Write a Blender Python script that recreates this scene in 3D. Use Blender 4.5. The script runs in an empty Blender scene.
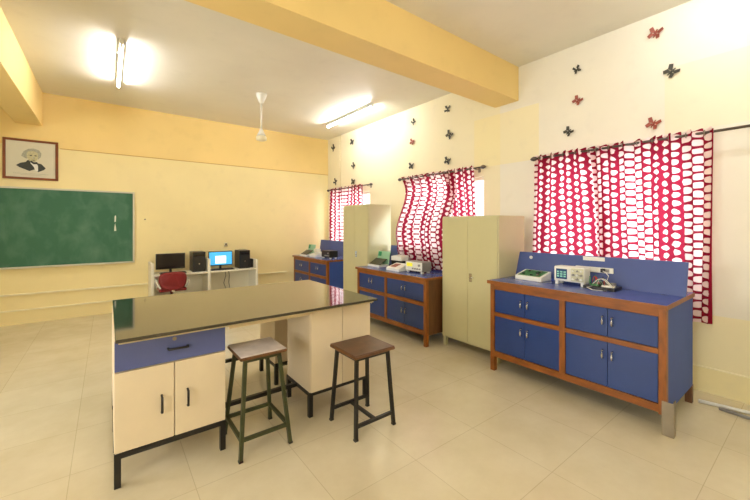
import bpy, bmesh, math, random
from mathutils import Vector, Matrix
R = math.radians
PI = math.pi
C = bpy.context.scene.collection
sc = bpy.context.scene

# ------------------------------------------------------------------ camera, world, light, exposure
cd = bpy.data.cameras.new('camera')
cam = bpy.data.objects.new('camera', cd)
C.objects.link(cam)
cam.location = (0, 0, 1.55)
cam.rotation_euler = (R(90), 0, R(-37.38))
cd.sensor_width = 36
cd.lens = 36 * 350.2 / 750
cd.shift_y = -25.15 / 750
cd.clip_start = 0.05
sc.camera = cam
sc.view_settings.view_transform = 'Standard'
sc.view_settings.look = 'None'
sc.view_settings.gamma = 1
sc.view_settings.use_curve_mapping = False
sc.view_settings.exposure = 0.33

W = bpy.data.worlds.new('world')
sc.world = W
W.use_nodes = True
W.node_tree.nodes['Background'].inputs[0].default_value = (0.85, 0.93, 1.0, 1)
W.node_tree.nodes['Background'].inputs[1].default_value = 2.0

WINS = [(0.80, 2.26), (3.13, 4.72), (5.95, 7.45)]    # right wall windows (y range)
WZ = (1.02, 2.27)
FILL_WINS = [(-0.9, 0.9), (2.4, 4.4)]                  # unseen left wall windows, added for soft fill


def area(name, loc, rot, sx, sy, power, col):
    l = bpy.data.lights.new(name, 'AREA')
    l.shape = 'RECTANGLE'
    l.size = sx
    l.size_y = sy
    l.energy = power
    l.color = col
    o = bpy.data.objects.new(name, l)
    o.location = loc
    o.rotation_euler = rot
    C.objects.link(o)


for a, b in WINS:    # daylight outside the right-hand windows
    area('window_area_light', (4.95, (a + b) / 2, 1.65), (0, R(90), 0), 1.5, b - a + .3, 52, (0.93, 0.96, 1.0))
for a, b in FILL_WINS:   # soft fill through the added, unseen left-hand windows
    area('window_area_light', (-3.75, (a + b) / 2, 1.75), (0, R(-90), 0), 1.5, b - a + .3, 120, (1.0, 0.97, 0.92))
TUBE_STRENGTH = 115.0

# ------------------------------------------------------------------ materials
MATS = {}


def nodes(name):
    m = bpy.data.materials.new(name)
    m.use_nodes = True
    nt = m.node_tree
    return m, nt, nt.nodes['Principled BSDF']


def srgb(c):
    return tuple(((x / 255) / 12.92 if x / 255 <= .04045 else ((x / 255 + .055) / 1.055) ** 2.4) for x in c) + (1,)


def mat(name, rgb, rough=.5, metal=0, var=.06, scale=8, bump=0, spec=.5, emit=None, es=1, stretch=None, coat=0):
    if name in MATS:
        return MATS[name]
    m, nt, b = nodes(name)
    tc = nt.nodes.new('ShaderNodeTexCoord')
    n = nt.nodes.new('ShaderNodeTexNoise')
    n.inputs['Scale'].default_value = scale
    n.inputs['Detail'].default_value = 5
    src = tc.outputs['Object']
    if stretch:
        mp = nt.nodes.new('ShaderNodeMapping')
        mp.inputs['Scale'].default_value = stretch
        nt.links.new(src, mp.inputs[0])
        src = mp.outputs[0]
    nt.links.new(src, n.inputs[0])
    c = srgb(rgb)
    r = nt.nodes.new('ShaderNodeValToRGB')
    r.color_ramp.elements[0].position = .3
    r.color_ramp.elements[1].position = .7
    r.color_ramp.elements[0].color = tuple(x * (1 - var) for x in c[:3]) + (1,)
    r.color_ramp.elements[1].color = tuple(min(1, x * (1 + var)) for x in c[:3]) + (1,)
    nt.links.new(n.outputs[0], r.inputs[0])
    nt.links.new(r.outputs[0], b.inputs['Base Color'])
    b.inputs['Roughness'].default_value = rough
    b.inputs['Metallic'].default_value = metal
    b.inputs['Specular IOR Level'].default_value = spec
    b.inputs['Coat Weight'].default_value = coat
    b.inputs['Coat Roughness'].default_value = .1
    if bump:
        bp = nt.nodes.new('ShaderNodeBump')
        bp.inputs['Strength'].default_value = bump
        bp.inputs['Distance'].default_value = .01
        nt.links.new(n.outputs[0], bp.inputs['Height'])
        nt.links.new(bp.outputs[0], b.inputs['Normal'])
    if emit:
        b.inputs['Emission Color'].default_value = srgb(emit)
        b.inputs['Emission Strength'].default_value = es
    MATS[name] = m
    return m


def wall_mat(name, rgb, patches=(), rgb2=(250, 225, 150)):
    m, nt, b = nodes(name)
    geo = nt.nodes.new('ShaderNodeNewGeometry')
    n = nt.nodes.new('ShaderNodeTexNoise')
    n.inputs['Scale'].default_value = 1.3
    n.inputs['Detail'].default_value = 6
    nt.links.new(geo.outputs['Position'], n.inputs[0])
    c = srgb(rgb)
    r = nt.nodes.new('ShaderNodeValToRGB')
    r.color_ramp.elements[0].position = .35
    r.color_ramp.elements[1].position = .65
    r.color_ramp.elements[0].color = tuple(x * .98 for x in c[:3]) + (1,)
    r.color_ramp.elements[1].color = tuple(min(1, x * 1.03) for x in c[:3]) + (1,)
    nt.links.new(n.outputs[0], r.inputs[0])
    out = r.outputs[0]
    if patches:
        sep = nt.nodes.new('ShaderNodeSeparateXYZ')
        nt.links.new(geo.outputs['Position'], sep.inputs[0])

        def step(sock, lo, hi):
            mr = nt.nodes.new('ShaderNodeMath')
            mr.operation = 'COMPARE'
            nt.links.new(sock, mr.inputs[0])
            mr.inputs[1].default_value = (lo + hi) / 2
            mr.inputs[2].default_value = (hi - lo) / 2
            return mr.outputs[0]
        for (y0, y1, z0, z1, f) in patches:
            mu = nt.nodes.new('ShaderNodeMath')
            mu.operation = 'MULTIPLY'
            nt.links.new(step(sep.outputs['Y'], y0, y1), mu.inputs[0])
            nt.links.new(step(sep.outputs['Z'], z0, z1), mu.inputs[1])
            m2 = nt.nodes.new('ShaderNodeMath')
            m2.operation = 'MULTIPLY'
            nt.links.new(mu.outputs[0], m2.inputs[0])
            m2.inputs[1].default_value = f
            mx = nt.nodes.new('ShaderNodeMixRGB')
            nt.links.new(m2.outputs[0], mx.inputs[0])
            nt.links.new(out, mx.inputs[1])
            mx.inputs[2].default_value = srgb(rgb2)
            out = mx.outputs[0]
    # grime and stains, brown smudges of their own shape low on the wall
    n3 = nt.nodes.new('ShaderNodeTexNoise')
    n3.inputs['Scale'].default_value = 5
    n3.inputs['Detail'].default_value = 8
    nt.links.new(geo.outputs['Position'], n3.inputs[0])
    r3 = nt.nodes.new('ShaderNodeValToRGB')
    r3.color_ramp.elements[0].position = .58
    r3.color_ramp.elements[1].position = .78
    r3.color_ramp.elements[0].color = (0, 0, 0, 1)
    r3.color_ramp.elements[1].color = (.12, .12, .12, 1)
    nt.links.new(n3.outputs[0], r3.inputs[0])
    mx = nt.nodes.new('ShaderNodeMixRGB')
    nt.links.new(r3.outputs[0], mx.inputs[0])
    nt.links.new(out, mx.inputs[1])
    mx.inputs[2].default_value = srgb(tuple(int(x * .82) for x in rgb))
    nt.links.new(mx.outputs[0], b.inputs['Base Color'])
    b.inputs['Roughness'].default_value = .55
    b.inputs['Specular IOR Level'].default_value = .3
    n2 = nt.nodes.new('ShaderNodeTexNoise')
    n2.inputs['Scale'].default_value = 60
    nt.links.new(geo.outputs['Position'], n2.inputs[0])
    bp = nt.nodes.new('ShaderNodeBump')
    bp.inputs['Strength'].default_value = .06
    bp.inputs['Distance'].default_value = .01
    nt.links.new(n2.outputs[0], bp.inputs['Height'])
    nt.links.new(bp.outputs[0], b.inputs['Normal'])
    MATS[name] = m
    return m


def floor_mat():
    m, nt, b = nodes('vitrified_tile')
    geo = nt.nodes.new('ShaderNodeNewGeometry')
    mp = nt.nodes.new('ShaderNodeMapping')
    mp.inputs['Location'].default_value = (.185, .13, 0)
    nt.links.new(geo.outputs['Position'], mp.inputs[0])
    br = nt.nodes.new('ShaderNodeTexBrick')
    br.offset = 0
    br.squash = 1
    br.inputs['Scale'].default_value = 1
    br.inputs['Brick Width'].default_value = .6
    br.inputs['Row Height'].default_value = .6
    br.inputs['Mortar Size'].default_value = .0025
    br.inputs['Mortar Smooth'].default_value = .3
    br.inputs['Color1'].default_value = srgb((222, 212, 184))
    br.inputs['Color2'].default_value = srgb((218, 207, 178))
    br.inputs['Mortar'].default_value = srgb((198, 186, 156))
    nt.links.new(mp.outputs[0], br.inputs[0])
    n = nt.nodes.new('ShaderNodeTexNoise')
    n.inputs['Scale'].default_value = 2.2
    n.inputs['Detail'].default_value = 9
    n.inputs['Roughness'].default_value = .65
    nt.links.new(geo.outputs['Position'], n.inputs[0])
    r = nt.nodes.new('ShaderNodeValToRGB')
    r.color_ramp.elements[0].position = .35
    r.color_ramp.elements[1].position = .65
    r.color_ramp.elements[0].color = (.90, .88, .83, 1)
    r.color_ramp.elements[1].color = (1, 1, 1, 1)
    nt.links.new(n.outputs[0], r.inputs[0])
    mx = nt.nodes.new('ShaderNodeMixRGB')
    mx.blend_type = 'MULTIPLY'
    mx.inputs[0].default_value = 1
    nt.links.new(br.outputs[0], mx.inputs[1])
    nt.links.new(r.outputs[0], mx.inputs[2])
    nt.links.new(mx.outputs[0], b.inputs['Base Color'])
    r2 = nt.nodes.new('ShaderNodeMapRange')
    r2.inputs[3].default_value = .13
    r2.inputs[4].default_value = .27
    nt.links.new(n.outputs[0], r2.inputs[0])
    nt.links.new(r2.outputs[0], b.inputs['Roughness'])
    b.inputs['Specular IOR Level'].default_value = .5
    return m


def curtain_mat():
    m = bpy.data.materials.new('curtain_print')
    m.use_nodes = True
    nt = m.node_tree
    nt.nodes.remove(nt.nodes['Principled BSDF'])
    out = nt.nodes['Material Output']
    uv = nt.nodes.new('ShaderNodeUVMap')
    uv.uv_map = 'UVMap'
    def M(op, *ins):
        q = nt.nodes.new('ShaderNodeMath')
        q.operation = op
        for i, x in enumerate(ins):
            if isinstance(x, (int, float)):
                q.inputs[i].default_value = x
            else:
                nt.links.new(x, q.inputs[i])
        return q.outputs[0]
    n = nt.nodes.new('ShaderNodeTexNoise')
    n.inputs['Scale'].default_value = .9
    nt.links.new(uv.outputs[0], n.inputs[0])
    sn = nt.nodes.new('ShaderNodeSeparateColor')
    nt.links.new(n.outputs['Color'], sn.inputs[0])
    sp_ = nt.nodes.new('ShaderNodeSeparateXYZ')
    nt.links.new(uv.outputs[0], sp_.inputs[0])
    # columns of rounded ovals, every second column shifted by half a step
    u = M('MULTIPLY_ADD', M('SUBTRACT', sn.outputs[0], .5), .45, sp_.outputs[0])
    w = M('MULTIPLY_ADD', M('FLOOR', u), .5, M('MULTIPLY_ADD', M('SUBTRACT', sn.outputs[1], .5), .5, sp_.outputs[1]))
    du = M('ABSOLUTE', M('SUBTRACT', M('FRACT', u), .5))
    dv = M('ABSOLUTE', M('SUBTRACT', M('FRACT', w), .5))
    dist = M('ADD', M('POWER', M('DIVIDE', du, .40), 2.5), M('POWER', M('DIVIDE', dv, .38), 2.5))
    r = nt.nodes.new('ShaderNodeValToRGB')
    r.color_ramp.elements[0].position = .8
    r.color_ramp.elements[1].position = 1.0
    r.color_ramp.elements[0].color = srgb((250, 230, 228))
    r.color_ramp.elements[1].color = srgb((142, 16, 46))
    nt.links.new(dist, r.inputs[0])
    r2 = nt.nodes.new('ShaderNodeValToRGB')    # light coming through the thread is pinker than the printed face
    r2.color_ramp.elements[0].position = .8
    r2.color_ramp.elements[1].position = 1.0
    r2.color_ramp.elements[0].color = srgb((252, 232, 232))
    r2.color_ramp.elements[1].color = srgb((142, 38, 60))
    nt.links.new(dist, r2.inputs[0])
    d = nt.nodes.new('ShaderNodeBsdfDiffuse')
    t = nt.nodes.new('ShaderNodeBsdfTranslucent')
    nt.links.new(r.outputs[0], d.inputs[0])
    nt.links.new(r2.outputs[0], t.inputs[0])
    ms = nt.nodes.new('ShaderNodeMixShader')
    ms.inputs[0].default_value = .5
    nt.links.new(d.outputs[0], ms.inputs[1])
    nt.links.new(t.outputs[0], ms.inputs[2])
    nt.links.new(ms.outputs[0], out.inputs[0])
    return m


def board_mat():
    m, nt, b = nodes('chalkboard_green')
    geo = nt.nodes.new('ShaderNodeNewGeometry')
    mp = nt.nodes.new('ShaderNodeMapping')
    mp.inputs['Scale'].default_value = (2.2, 1, 1.4)
    nt.links.new(geo.outputs['Position'], mp.inputs[0])
    n = nt.nodes.new('ShaderNodeTexNoise')
    n.inputs['Scale'].default_value = 2.4
    n.inputs['Detail'].default_value = 8
    n.inputs['Distortion'].default_value = .3
    nt.links.new(mp.outputs[0], n.inputs[0])
    r = nt.nodes.new('ShaderNodeValToRGB')
    r.color_ramp.elements[0].position = .42
    r.color_ramp.elements[1].position = .75
    r.color_ramp.elements[0].color = srgb((62, 108, 84))
    r.color_ramp.elements[1].color = srgb((88, 128, 106))
    nt.links.new(n.outputs[0], r.inputs[0])
    nt.links.new(r.outputs[0], b.inputs['Base Color'])
    b.inputs['Roughness'].default_value = .6
    b.inputs['Specular IOR Level'].default_value = .25
    return m


BEAMP = wall_mat('beam_paint_golden', (244, 216, 146))
YEL = wall_mat('wall_paint_yellow', (243, 227, 172))
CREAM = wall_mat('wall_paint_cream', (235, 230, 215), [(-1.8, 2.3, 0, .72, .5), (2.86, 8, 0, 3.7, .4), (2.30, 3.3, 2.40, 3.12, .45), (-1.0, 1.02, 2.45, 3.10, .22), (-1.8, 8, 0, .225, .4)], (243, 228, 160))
CEIL = wall_mat('ceiling_paint', (234, 230, 216))
FLOOR = floor_mat()
CURT = curtain_mat()
BOARD = board_mat()
TRIM = mat('trim_cream', (246, 236, 200), .5)
WOOD = mat('varnished_wood', (134, 76, 20), .38, var=.3, scale=9, stretch=(3, 3, .7))
WOODH = mat('varnished_wood_rail', (134, 76, 20), .38, var=.3, scale=9, stretch=(3, .7, 3))
WOODD = mat('brown_wood', (102, 66, 36), .4, var=.3, scale=7, stretch=(3, 3, .6))
BLUE = mat('blue_laminate', (34, 60, 120), .3, var=.04)
BLUELIT = mat('blue_laminate_side_lit', (64, 92, 172), .55, var=.04, spec=.2)  # lit copy of the blue laminate: light on the sides put into the colour
BLUET = mat('blue_worktop_sheen', (84, 98, 168), .22, var=.06)  # sheen of the top put into a lighter blue
BLUEB = mat('blue_backboard_sheen', (66, 84, 142), .35, var=.04)  # board sheen put into the colour, lighter than the doors
BLUED = mat('blue_drawer_laminate', (88, 100, 158), .4, var=.04)
PALE = mat('pale_laminate', (232, 216, 188), .4, var=.02)
PALE2 = mat('pale_laminate_edge', (214, 196, 156), .45, var=.03)
GRAN = mat('black_granite', (30, 24, 19), .05, var=.4, scale=160, spec=1.0, coat=.35)
BLK = mat('black_paint', (26, 24, 24), .4, var=.1)
GREENP = mat('dark_green_paint', (56, 62, 36), .4, var=.15)
CUP = mat('olive_cream_steel', (196, 190, 146), .28, var=.015)
WHITE = mat('white_laminate', (232, 228, 210), .45, var=.02)
PLW = mat('white_plastic', (232, 232, 224), .4, var=.02)
CHROME = mat('chrome', (210, 210, 210), .2, metal=1, var=.02)
STEEL = mat('dull_steel', (150, 140, 122), .4, metal=.7, var=.1)
RODM = mat('dark_rod_metal', (96, 88, 84), .35, metal=.8, var=.05)
PLB = mat('black_plastic', (22, 22, 24), .35, var=.1)
SCRN = mat('screen_off', (30, 26, 28), .15, var=.02)
RED = mat('red_plastic', (116, 14, 20), .5, var=.12)
GREY = mat('grey_plastic', (150, 148, 142), .45, var=.03)
PCB = mat('green_circuit_board', (58, 120, 62), .4, var=.5, scale=60)
MINT = mat('mint_card', (150, 196, 160), .6, var=.05)
GRN = mat('green_print', (40, 140, 92), .6, var=.05)
FRAMEW = mat('mahogany_frame', (122, 62, 26), .4, var=.2)
PAPER = mat('print_paper', (214, 210, 188), .6, var=.02)
INK = mat('print_dark_ink', (58, 62, 58), .7, var=.2, scale=60)
SKINP = mat('print_face_tone', (196, 190, 150), .7, var=.15, scale=60)
HAIRP = mat('print_hair_tone', (168, 168, 150), .7, var=.25, scale=60)
ALU = mat('aluminium', (206, 204, 190), .4, metal=.4, var=.03)
CHALK = mat('chalk', (222, 226, 214), .9, var=.05)
DECR = mat('decal_russet', (150, 76, 62), .6, var=.1)
DECG = mat('decal_charcoal', (66, 64, 56), .6, var=.1)
SEATW = mat('worn_white_laminate', (226, 218, 218), .3, var=.12, scale=14)
SEATB = mat('worn_brown_ply', (92, 62, 42), .38, var=.3, scale=10)
GLASS = None


def glass_mat():
    m = bpy.data.materials.new('window_glass')
    m.use_nodes = True
    nt = m.node_tree
    nt.nodes.remove(nt.nodes['Principled BSDF'])
    t = nt.nodes.new('ShaderNodeBsdfTransparent')
    g = nt.nodes.new('ShaderNodeBsdfGlossy')
    g.inputs['Roughness'].default_value = .02
    ms = nt.nodes.new('ShaderNodeMixShader')
    ms.inputs[0].default_value = .06
    nt.links.new(t.outputs[0], ms.inputs[1])
    nt.links.new(g.outputs[0], ms.inputs[2])
    nt.links.new(ms.outputs[0], nt.nodes['Material Output'].inputs[0])
    return m


GLASS = glass_mat()


# ------------------------------------------------------------------ mesh helpers
def wloc(o):
    v = Vector((0, 0, 0))
    while o is not None:
        v += Vector(o.location)
        o = o.parent
    return v


class MB:
    """collects shapes and links them as ONE mesh object"""

    def __init__(s):
        s.bm = bmesh.new()
        s.mi = 0

    def _tag(s, fs):
        for f in fs:
            f.material_index = s.mi

    def box(s, x0, x1, y0, y1, z0, z1):
        vs = [s.bm.verts.new(p) for p in ((x0, y0, z0), (x1, y0, z0), (x1, y1, z0), (x0, y1, z0), (x0, y0, z1), (x1, y0, z1), (x1, y1, z1), (x0, y1, z1))]
        s._tag([s.bm.faces.new([vs[i] for i in q]) for q in ((3, 2, 1, 0), (4, 5, 6, 7), (0, 1, 5, 4), (1, 2, 6, 5), (2, 3, 7, 6), (3, 0, 4, 7))])
        return s

    def bar(s, p, q, w, h=None, up=(0, 0, 1)):
        """square-section bar from p to q"""
        h = h or w
        p, q = Vector(p), Vector(q)
        d = (q - p).normalized()
        u = Vector(up)
        if abs(d.dot(u)) > .98:
            u = Vector((0, 1, 0))
        a = d.cross(u).normalized()
        b = a.cross(d).normalized()
        vs = []
        for c in (p, q):
            for i, j in ((-1, -1), (1, -1), (1, 1), (-1, 1)):
                vs.append(s.bm.verts.new(c + a * i * w / 2 + b * j * h / 2))
        s._tag([s.bm.faces.new([vs[i] for i in f]) for f in ((3, 2, 1, 0), (4, 5, 6, 7), (0, 1, 5, 4), (1, 2, 6, 5), (2, 3, 7, 6), (3, 0, 4, 7))])
        return s

    def tube(s, pts, r, n=10, rr=None):
        pts = [Vector(p) for p in pts]
        rings = []
        for i, p in enumerate(pts):
            d = (pts[min(i + 1, len(pts) - 1)] - pts[max(i - 1, 0)]).normalized()
            u = Vector((0, 0, 1)) if abs(d.z) < .95 else Vector((1, 0, 0))
            a = d.cross(u).normalized()
            b = a.cross(d).normalized()
            rad = rr[i] if rr else r
            rings.append([s.bm.verts.new(p + (a * math.cos(2 * PI * k / n) + b * math.sin(2 * PI * k / n)) * rad) for k in range(n)])
        fs = []
        for i in range(len(rings) - 1):
            for k in range(n):
                fs.append(s.bm.faces.new((rings[i][k], rings[i][(k + 1) % n], rings[i + 1][(k + 1) % n], rings[i + 1][k])))
        for f in fs:
            f.smooth = True
        fs.append(s.bm.faces.new(rings[0][::-1]))
        fs.append(s.bm.faces.new(rings[-1]))
        s._tag(fs)
        return s

    def prism(s, poly, axis, lo, hi):
        """extrude a 2-D polygon along an axis (poly in the two other axes, in xyz order)"""
        def P(a, t):
            return {'x': (t, a[0], a[1]), 'y': (a[0], t, a[1]), 'z': (a[0], a[1], t)}[axis]
        A = [s.bm.verts.new(P(a, lo)) for a in poly]
        B = [s.bm.verts.new(P(a, hi)) for a in poly]
        n = len(poly)
        fs = [s.bm.faces.new(A), s.bm.faces.new(B[::-1])]
        for i in range(n):
            fs.append(s.bm.faces.new((A[i], B[i], B[(i + 1) % n], A[(i + 1) % n])))
        s._tag(fs)
        return s

    def build(s, name, m, parent=None, world=False, bevel=0, seg=2):
        if world and parent is not None:
            bmesh.ops.translate(s.bm, verts=s.bm.verts, vec=-wloc(parent))
        bmesh.ops.recalc_face_normals(s.bm, faces=s.bm.faces)
        me = bpy.data.meshes.new(name)
        s.bm.to_mesh(me)
        s.bm.free()
        for x in (m if isinstance(m, (list, tuple)) else [m]):
            me.materials.append(x)
        o = bpy.data.objects.new(name, me)
        C.objects.link(o)
        if parent is not None:
            o.parent = parent
        if bevel:
            b = o.modifiers.new('bevel', 'BEVEL')
            b.width = bevel
            b.segments = seg
            b.limit_method = 'ANGLE'
            b.angle_limit = R(40)
        return o


def thing(name, label, cat, loc, group=None, rz=0):
    o = bpy.data.objects.new(name, None)
    o.empty_display_size = .1
    C.objects.link(o)
    o.location = loc
    o.rotation_euler = (0, 0, rz)
    return tag(o, label, cat, group)


def tag(o, label, cat, group=None):
    o['label'] = label
    o['category'] = cat
    if group:
        o['group'] = group
    return o


def struct(name, mb, m, bevel=0):
    o = mb.build(name, m, bevel=bevel)
    o['kind'] = 'structure'
    return o


def dup(root, loc, label, group=None, rz=None):
    r = root.copy()
    C.objects.link(r)
    r.location = loc
    if rz is not None:
        r.rotation_euler = (0, 0, rz)
    r['label'] = label
    if group:
        r['group'] = group
    for ch in list(root.children):
        c = ch.copy()
        C.objects.link(c)
        c.parent = r
        for g in list(ch.children):
            d = g.copy()
            C.objects.link(d)
            d.parent = c
    return r


# ------------------------------------------------------------------ the room
XR, YB, ZC = 4.41, 7.72, 3.68
XL, YF = -3.2, -2.2
T = .3
struct('floor', MB().box(XL - T, XR + T, YF - T, YB + T, -.1, 0), FLOOR)
struct('ceiling', MB().box(XL - T, XR + T, YF - T, YB + T, ZC, ZC + .15), CEIL)
mb = MB().box(XL - T, XR + T, YB, YB + T, 0, 2.80)
mb.mi = 1
mb.box(XL - T, XR + T, YB, YB + T, 2.80, ZC)    # the band above the plaster joint has a deeper paint
struct('wall_back', mb, [YEL, BEAMP])
struct('wall_front', MB().box(XL - T, XR + T, YF - T, YF, 0, ZC), YEL)


def holed_wall(name, x0, x1, wins, z0, z1, m):
    mb = MB()
    mb.box(x0, x1, YF, YB, 0, z0)
    mb.box(x0, x1, YF, YB, z1, ZC)
    y = YF
    for a, b in wins:
        mb.box(x0, x1, y, a, z0, z1)
        y = b
    mb.box(x0, x1, y, YB, z0, z1)
    struct(name, mb, m)


holed_wall('wall_right', XR, XR + T - .1, WINS, WZ[0], WZ[1], CREAM)
holed_wall('wall_left', XL - T + .1, XL, FILL_WINS, 1.0, 2.5, YEL)

wi = 0
for wins, x, z0, z1 in ((WINS, XR + .1, WZ[0], WZ[1]), (FILL_WINS, XL - .1, 1.0, 2.5)):  # the left pair is unseen, added to bring in fill light
    for a, b in wins:
        wi += 1
        mb = MB()
        mb.box(x - .03, x + .03, a, b, z0, z0 + .05).box(x - .03, x + .03, a, b, z1 - .05, z1)
        mb.box(x - .03, x + .03, a, a + .05, z0 + .05, z1 - .05).box(x - .03, x + .03, b - .05, b, z0 + .05, z1 - .05)
        w = (b - a) / 3
        for k in (1, 2):
            mb.box(x - .025, x + .025, a + w * k - .025, a + w * k + .025, z0 + .05, z1 - .05)
        f = struct('window_%d' % wi, mb, WHITE)
        g = MB().box(x - .003, x + .003, a + .05, b - .05, z0 + .05, z1 - .05).build('pane', GLASS, f)

# beams
mb = MB().box(XL, XR, 2.58, 2.94, 3.225, ZC)
struct('beam_main', mb, BEAMP)
mb = MB().box(-1.14, -.83, 2.94, YB, 3.14, ZC)
struct('beam_left', mb, BEAMP)
# raised plinth along the walls, conduits and the plaster joint
struct('baseboard_back', MB().box(XL, XR, YB - .012, YB, 0, .205), YEL)
struct('baseboard_right', MB().box(XR - .012, XR, YF, YB, 0, .225), CREAM)
struct('trim_1', MB().box(XL, .60, YB - .035, YB, .452, .477).box(2.49, 3.3, YB - .035, YB, .455, .475), TRIM)
struct('trim_2', MB().box(XL, XR, YB - .032, YB, .205, .226).box(XR - .016, XR, YF, YB - .02, .225, .236), TRIM)
struct('trim_3', MB().box(-.62, XR, YB - .006, YB, 2.795, 2.807), mat('plaster_joint', (200, 160, 90), .7))
struct('trim_4', MB().tube([(XR - .015, 7.12, 2.42), (XR - .015, 7.12, ZC)], .013, 8), TRIM)

# loose conduit pipes on the floor at the right
tag(MB().tube([(4.10, .715, .016), (4.17, .4, .016), (4.34, -.4, .016)], .014).build('conduit_pipe', PLW),
    'thin white conduit pipe on the floor at the foot of the right wall', 'pipe')
tag(MB().tube([(4.07, .58, .014), (4.05, .35, .014), (4.0, -.4, .014)], .012).build('conduit_pipe', GREY),
    'thin grey conduit pipe on the floor in front of the white one', 'pipe')

# ------------------------------------------------------------------ chalkboard and portrait
cb = thing('chalkboard', 'long green chalkboard with smudged chalk, mounted on the yellow back wall', 'chalkboard', (-.9, YB, .875))
m_ = MB().box(-2.15, .365, YB - .022, YB - .004, .895, 2.115)
m_.mi = 1
m_.prism([(.098, 1.60), (.118, 1.605), (.122, 1.70), (.112, 1.72), (.100, 1.70)], 'y', YB - .0235, YB - .021)
m_.prism([(.094, 1.44), (.124, 1.445), (.12, 1.50), (.108, 1.58), (.096, 1.50)], 'y', YB - .0235, YB - .021)
m_.build('writing_surface', [BOARD, CHALK], cb, True)
MB().box(-2.175, .39, YB - .035, YB - .004, 2.115, 2.14).box(-2.175, .39, YB - .035, YB - .004, .87, .895)\
    .box(-2.175, -2.15, YB - .035, YB - .004, .895, 2.115).box(.365, .39, YB - .035, YB - .004, .895, 2.115)\
    .build('frame', ALU, cb, True, bevel=.003)
MB().box(-2.1, .3, YB - .085, YB - .035, .872, .882).build('chalk_ledge', ALU, cb, True)

pf = thing('framed_portrait', 'brown framed portrait print of a white-haired person in a dark coat, hung above the chalkboard', 'picture', (-.96, YB, 2.27))
MB().box(-1.275, -.64, YB - .03, YB - .003, 2.86, 2.895).box(-1.275, -.64, YB - .03, YB - .003, 2.265, 2.30)\
    .box(-1.275, -1.24, YB - .03, YB - .003, 2.30, 2.86).box(-.675, -.64, YB - .03, YB - .003, 2.30, 2.86).build('frame', FRAMEW, pf, True, bevel=.005)
m_ = MB().box(-1.24, -.675, YB - .016, YB - .004, 2.30, 2.86)


def pol(cx, cz, pts, y, k):
    m_.mi = k
    m_.prism([(cx + a * .01, cz + b * .01) for a, b in pts], 'y', YB - y, YB - .0155)


pol(-.96, 2.45, [(-17, 3), (-13, 0), (-2, -5), (4, -2), (8, -6), (15, -2), (17, 1), (12, 7), (5, 9), (0, 12), (-4, 12), (-6, 9), (-12, 7)], .017, 2)   # coat
pol(-.96, 2.45, [(-1, 8), (3, 2), (5, -4), (8, -5), (8, 4), (5, 10), (1, 11)], .0175, 1)                            # shirt
pol(-.96, 2.45, [(-1, 9), (3, 6), (8, 7), (7, 10), (3, 9), (0, 12)], .018, 2)                                      # bow tie
pol(-.96, 2.62, [(-10, 5), (-8, 9), (-3, 13), (3, 14), (9, 12), (12, 7), (11, 1), (8, -3), (5, 5), (-4, 5), (-5, -3), (-8, -1), (-11, 1)], .017, 4)  # hair
pol(-.96, 2.62, [(-5, 6), (-3, 9), (3, 10), (8, 7), (8, 1), (7, -4), (4, -8), (0, -8), (-4, -3), (-5, 1)], .0175, 3)   # face
pol(-.96, 2.62, [(-2, 3), (1, 3.6), (1, 2), (-1, 1.8)], .018, 2)
pol(-.96, 2.62, [(4, 3.6), (7, 3), (6, 1.8), (4, 2)], .018, 2)
pol(-.96, 2.62, [(2.4, 1), (3.6, 1), (4.2, -2), (2.6, -2)], .018, 4)
pol(-.96, 2.62, [(1, -4), (5, -4), (4, -5), (2, -5)], .018, 2)
m_.mi = 4
for k in range(2):
    m_.box(-1.16 + k * .08, -.76 - k * .08, YB - .0165, YB - .0155, 2.355 - k * .02, 2.359 - k * .02)
m_.build('print', [PAPER, PLW, INK, SKINP, HAIRP], pf, True)

# small switch/plug and nail on the back wall
sp = thing('wall_socket', 'small wall socket with a dark plug above the lit monitor on the back wall', 'socket', (1.967, YB, 1.10))
MB().box(1.93, 2.0, YB - .012, YB - .001, 1.10, 1.18).build('face_plate', TRIM, sp, True, bevel=.002)
MB().box(1.95, 1.985, YB - .05, YB - .012, 1.125, 1.165).box(1.938, 1.952, YB - .03, YB - .012, 1.10, 1.13).box(1.98, 1.994, YB - .03, YB - .012, 1.10, 1.13).build('plug', STEEL, sp, True, bevel=.004)
tag(MB().tube([(.55, YB - .001, 1.65), (.55, YB - .02, 1.65), (.55, YB - .024, 1.65)], .012, 8, rr=[.006, .006, .014]).build('wall_hook', STEEL),
    'tiny dark hook on the back wall right of the chalkboard', 'hook')


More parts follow.
